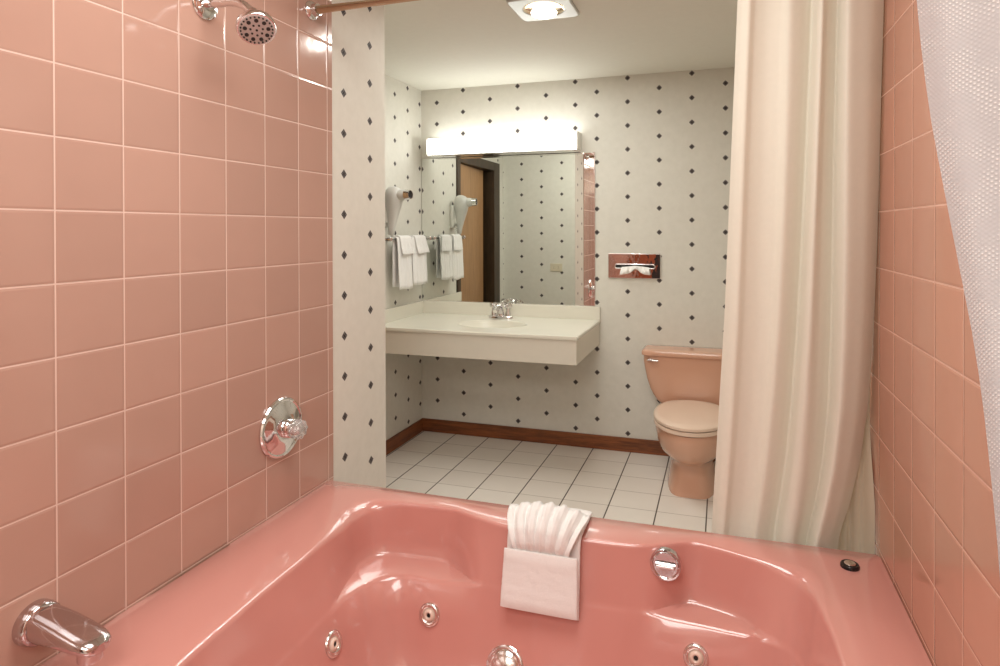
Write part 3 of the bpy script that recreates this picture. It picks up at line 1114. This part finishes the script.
# ------------------------------------------------------------------ toilet
TC = -.168
to = thing('toilet', 'peach pink toilet with closed pale lid against the back wall', 'toilet', (TC, 3.6, 0))
TK = -.188
b = BM()
rings = []
for z, hw, y0, y1 in ((.372, .150, 3.80, 3.965), (.378, .175, 3.79, 3.97), (.40, .200, 3.785, 3.972), (.43, .222, 3.782, 3.974), (.47, .243, 3.780, 3.975), (.53, .262, 3.777, 3.977), (.60, .276, 3.775, 3.979), (.64, .281, 3.773, 3.980), (.672, .281, 3.773, 3.980)):
    rings.append(ell(TK, (y0 + y1) / 2, z, hw, (y1 - y0) / 2, 72, 6.0))
loft(b, rings); obj('tank', b, M['porcelain'], to, smooth=50)
b = BM()
loft(b, [ell(TK, 3.874, z, hw, hd_, 72, 8.0) for z, hw, hd_ in ((.6735, .286, .106), (.677, .292, .110), (.694, .292, .110), (.704, .287, .106), (.708, .272, .092), (.709, .12, .04))]); obj('tank_lid', b, M['porcelain'], to, smooth=50)
b = BM()
lathe(b, (TK - .238, 3.778, .652), (0, -1, 0), [(0, .011), (.012, .011), (.016, .009)], 20)
tube(b, [(TK - .252, 3.758, .652), (TK - .225, 3.755, .652), (TK - .185, 3.757, .650)], [.008, .0075, .0065], 12)
obj('flush_lever', b, M['chrome'], to, smooth=50)
# bowl + pedestal
def egg(z, hw, yf, yb, n=64, p=2.0):
    out = []
    ym = lerp(yb, yf, .45)
    for k in range(n):
        a = 2 * PI * k / n
        c, s = math.cos(a), math.sin(a)
        y = ym + (s * (yb - ym) if s > 0 else s * (ym - yf))
        pw = 3.2 if s > 0 else p
        x = hw * math.copysign(abs(c) ** (2 / pw), c)
        out.append((TC + x, y, z))
    return out
b = BM()
loft(b, [egg(z, hw, yf, yb, p=p) for z, hw, yf, yb, p in ((0.0, .138, 3.385, 3.90, 4.4), (.012, .138, 3.385, 3.90, 4.4), (.03, .134, 3.39, 3.89, 4.2), (.08, .126, 3.40, 3.87, 3.8), (.14, .117, 3.41, 3.85, 3.4), (.165, .115, 3.41, 3.85, 3.0),
      (.180, .128, 3.385, 3.86, 2.5), (.197, .150, 3.345, 3.87, 2.2), (.23, .180, 3.295, 3.89, 2.1), (.27, .196, 3.265, 3.92, 2.0), (.32, .205, 3.250, 3.94, 2.0), (.350, .206, 3.248, 3.945, 2.0), (.368, .202, 3.254, 3.94, 2.0))])
obj('bowl', b, M['porcelain'], to, smooth=60)
b = BM(); loft(b, [egg(z, hw, yf, 3.745) for z, hw, yf in ((.372, .201, 3.250), (.376, .206, 3.243), (.390, .206, 3.243), (.395, .202, 3.247))]); obj('seat', b, M['seat'], to, smooth=40)
b = BM(); loft(b, [egg(z, hw, yf, 3.755) for z, hw, yf in ((.399, .202, 3.246), (.403, .207, 3.239), (.416, .207, 3.239), (.423, .201, 3.255), (.427, .18, 3.29), (.428, .08, 3.42))]); obj('seat_lid', b, M['seat'], to, smooth=50)
for sx in (-1, 1):
    b = BM(); lathe(b, (TC + sx * .075 - .018, 3.757, .394), (1, 0, 0), [(0, .012), (.036, .012)], 16); obj('hinge', b, M['seat'], to, smooth=40)

# ------------------------------------------------------------------ towel bar with towels, hair dryer
BXX, BZ = XV + .078, 1.385
tb = thing('towel_bar', 'chrome towel bar on the patterned wall left of the vanity', 'towel bar', (XV, 3.67, BZ))
b = BM(); tube(b, [(BXX, 3.40, BZ), (BXX, 3.955, BZ)], .0085, 16); obj('bar', b, M['chrome'], tb, smooth=50)
for y in (3.405, 3.945):
    b = BM(); lathe(b, (XV, y, BZ), (1, 0, 0), [(0, .026), (.006, .026), (.010, .018), (.055, .0115), (.070, .014), (.088, .0135), (.092, .008)], 24); obj('post', b, M['chrome'], tb, smooth=40)


def hang(y0, y1, zf, zb, r, thick, seed, skew=0.0, dy=0.0):
    """cloth folded over the bar: front drop to zf, back drop to zb"""
    b = BM()
    rnd = random.Random(seed)
    prof = [(-r, zb)] + [(-r - .0008 * math.sin(k * 1.3), lerp(zb, BZ, k / 8)) for k in range(1, 8)]
    prof += [(r * math.sin(a) * 1.0, BZ + r * math.cos(a)) for a in [-PI / 2 + PI * k / 8 for k in range(9)]]
    prof += [(r + .012 * (k / 12) + .0008 * math.sin(k * .8), lerp(BZ, zf, k / 12)) for k in range(1, 13)]
    N = 26
    g = []
    for i in range(N + 1):
        u = i / N
        row = []
        for q, (dx, z) in enumerate(prof):
            drop = max(0, BZ - z)
            yy = lerp(y0, y1, u) + dy * drop + skew * drop * (u - .5)
            wv = .004 * math.sin(yy * 44) + .002 * math.sin(yy * 100)
            drop = max(0, BZ - z)
            sg = 1 if dx > 0 else -1
            y = lerp(y0, y1, u) + dy * drop + skew * drop * (u - .5)
            row.append(b.verts.new((BXX + dx + sg * abs(wv) * min(1, drop * 12), y, z + (.004 * math.sin(u * 5 + seed) if drop > .1 else 0))))
        g.append(row)
    for i in range(N):
        for q in range(len(prof) - 1):
            b.faces.new((g[i][q], g[i][q + 1], g[i + 1][q + 1], g[i + 1][q]))
    return b


o = thick(obj('hand_towel', hang(3.475, 3.655, 1.060, 1.075, .0125, .007, 1), M['terry'], None, (BXX, 3.56, BZ), smooth=180), .006)
tag(o, 'white hand towel on the chrome bar, the one nearer the room', 'towel', 'towels on the towel bar')
o = thick(obj('hand_towel', hang(3.665, 3.865, 1.075, 1.09, .0125, .007, 2), M['terry'], None, (BXX, 3.77, BZ), smooth=180), .006)
tag(o, 'white hand towel on the chrome bar, the one nearer the mirror', 'towel', 'towels on the towel bar')
o = thick(obj('washcloth', hang(3.50, 3.645, 1.285, 1.30, .021, .007, 3, .15, .15), M['terry'], None, (BXX, 3.57, BZ), smooth=180), .006)
tag(o, 'small white washcloth draped over the hand towel nearer the room', 'washcloth', 'washcloths on the towel bar')
o = thick(obj('washcloth', hang(3.70, 3.85, 1.285, 1.30, .021, .007, 4, .15, .25), M['terry'], None, (BXX, 3.78, BZ), smooth=180), .006)
tag(o, 'small white washcloth draped over the hand towel nearer the mirror', 'washcloth', 'washcloths on the towel bar')

# hair dryer in its wall cradle
hy, hz = 3.455, 1.44
hdr = thing('hair_dryer', 'white hair dryer held in a wall cradle above the towel bar', 'hair dryer', (XV, hy, hz))
b = BM(); box(b, (XV, hy - .045, hz + .02), (XV + .030, hy + .045, hz + .20), bevel=.010, seg=3)
box(b, (XV + .028, hy - .020, hz + .05), (XV + .055, hy + .020, hz + .16), bevel=.006)
obj('cradle', b, M['white_plastic'], hdr, smooth=40)
b = BM()
# full rounded body narrowing downwards into the grip, short nozzle pointing into the room
ax = Vector((1, -.10, .04)).normalized()
hx_ = XV + .075
loft(b, [ell(hx_ + dx, hy, hz + z, rx, ry, 36, 2.2) for z, dx, rx, ry in ((-.03, -.012, .010, .010), (-.025, -.012, .019, .018), (.02, -.010, .024, .022), (.07, -.004, .032, .028), (.12, .002, .043, .036), (.165, .006, .053, .044),
     (.20, .008, .059, .050), (.23, .008, .058, .050), (.255, .006, .050, .043), (.272, .003, .034, .030), (.28, .002, .012, .010))])
obj('dryer_body', b, M['dryer'], hdr, smooth=60)
b = BM(); lathe(b, Vector((hx_, hy, hz + .220)), ax, [(.05, .034), (.062, .036), (.082, .033), (.100, .030)], 30); obj('barrel', b, M['dryer'], hdr, smooth=60)
M_ax = Vector((hx_, hy, hz + .220)) + ax * .098
b = BM(); lathe(b, M_ax, ax, [(0, .0335), (.03, .029), (.034, .0285), (.034, .025), (.02, .024)], 30); o = obj('nozzle', b, M['chrome_soft'], hdr, smooth=40); o['label'] = 'silver nozzle ring'
b = BM(); lathe(b, M_ax + ax * .022, ax, [(0, .023), (.002, .022)], 24); obj('nozzle_grille', b, M['gap'], hdr, smooth=40)
cord = []
for k in range(140):
    a = k * .62
    s = k / 139
    cord.append((XV + .062 - .02 * s + .009 * math.cos(a), hy + .009 * math.sin(a) + .035 * math.sin(s * PI), hz - .02 + .20 * s * (s - .55)))
b = BM(); tube(b, cord, .0028, 8); obj('coiled_cord', b, M['white_plastic'], hdr, smooth=60)

# outlet on the papered wall facing the mirror
ou = thing('power_outlet', 'ivory outlet plate on the patterned wall, seen in the mirror', 'outlet', (-1.530, YP, 1.08))
b = BM(); box(b, (-1.530 - .060, YP, 1.08 - .038), (-1.530 + .060, YP + .006, 1.08 + .038), bevel=.003); obj('cover_plate', b, M['ivory'], ou, smooth=40)
for sx in (-1, 1):
    b = BM()
    ring0 = [(x + (-1.530 + sx * .022), YP + .0055, z + 1.08) for x, z in ((.014 * math.cos(a), .016 * math.sin(a)) for a in [2 * PI * k / 24 for k in range(24)])]
    loft(b, [ring0, [(x, y + .003, z) for x, y, z in ring0]])
    s_o = obj('socket', b, M['ivory'], ou, smooth=40)
    b = BM()
    for dz in (-.006, .006):
        box(b, (-1.530 + sx * .022 - .005, YP + .0084, 1.08 + dz - .001), (-1.530 + sx * .022 + .005, YP + .009, 1.08 + dz + .001))
    obj('socket_slot', b, M['gap'], s_o)

# ------------------------------------------------------------------ heat lamp in the ceiling
hx, hyc = -.767, 2.648
hl = thing('ceiling_heat_lamp', 'square chrome heat lamp with lit bulb in the ceiling', 'ceiling light', (hx, hyc, H))
b = BM()
def sq(r, z, n=64, p=12): return ell(hx, hyc, z, r, r, n, p)
loft(b, [sq(.138, H - .0005), sq(.138, H - .008), sq(.132, H - .013), ell(hx, hyc, H - .013, .098, .098, 64, 2), ell(hx, hyc, H - .010, .093, .093, 64, 2)], cap0=False, cap1=False)
obj('trim_plate', b, M['satin'], hl, smooth=30)
M['reflector'] = chrome('gold_reflector', (.9, .74, .55, 1), .12)
b = BM(); loft(b, [ell(hx, hyc, H - z, r, r, 48, 2) for z, r in ((.010, .093), (.004, .085), (.0015, .07), (.0008, .02))], cap0=False); obj('reflector', b, M['reflector'], hl, smooth=60)
M['bulb'] = emitter('lit_bulb_glass', (1, .9, .74, 1), 2.0)
b = BM(); lathe(b, (hx, hyc, H - .001), (0, 0, -1), [(0, .028), (.012, .050), (.026, .060), (.036, .056), (.043, .040), (.046, .018), (.0465, .001)], 36); obj('bulb', b, M['bulb'], hl, smooth=60)

# ------------------------------------------------------------------ lights
def area(name, loc, size, energy, col, rot=(0, 0, 0), sy=None):
    l = bpy.data.lights.new(name, 'AREA')
    l.energy = energy; l.color = col; l.size = size
    if sy:
        l.shape = 'RECTANGLE'; l.size_y = sy
    o = bpy.data.objects.new(name, l); COL.objects.link(o)
    o.location = loc; o.rotation_euler = rot
    return o

area('heat_lamp_light', (hx, hyc, H - .06), .08, 4, (1, .95, .86))
area('room_fill', (-.35, -.75, H - .03), 1.2, 38, (.99, 1, .955))  # added fill from the camera side, no fixture modelled
area('tub_fill', (-.48, 1.0, H - .02), 1.0, 22, (.99, 1, .955), sy=.8)  # added soft fill above the tub to brighten its rim
area('vanity_fill', (-1.1, 3.1, H - .02), .9, 13, (.99, 1, .95), sy=.9)  # added fill that lifts the vanity end and floor

w = bpy.data.worlds.new('World'); SC.world = w
w.use_nodes = True
w.node_tree.nodes['Background'].inputs[0].default_value = (.9, .85, .8, 1)
w.node_tree.nodes['Background'].inputs[1].default_value = 0.15

# ------------------------------------------------------------------ camera
F, PX, PY = 613.8, 536.5, 233.1
YAW, PIT, ROL = .2947, -.00572, -.00195
cam = bpy.data.cameras.new('camera')
cam.sensor_fit = 'HORIZONTAL'; cam.sensor_width = 36
cam.lens = F / 1000 * 36
cam.shift_x = (500 - PX) / 1000
cam.shift_y = (PY - 333) / 1000
cam.clip_start = .02
co = bpy.data.objects.new('camera', cam); COL.objects.link(co)
fw = Vector((-math.sin(YAW) * math.cos(PIT), math.cos(YAW) * math.cos(PIT), math.sin(PIT)))
r = Vector((math.cos(YAW), math.sin(YAW), 0)); u = r.cross(fw)
r2 = r * math.cos(ROL) + u * math.sin(ROL); u2 = -r * math.sin(ROL) + u * math.cos(ROL)
co.matrix_world = Matrix(((r2.x, u2.x, -fw.x, 0), (r2.y, u2.y, -fw.y, 0), (r2.z, u2.z, -fw.z, 1.4447), (0, 0, 0, 1)))
SC.camera = co
SC.view_settings.view_transform = 'Standard'
SC.view_settings.look = 'None'
SC.view_settings.exposure = 0.0
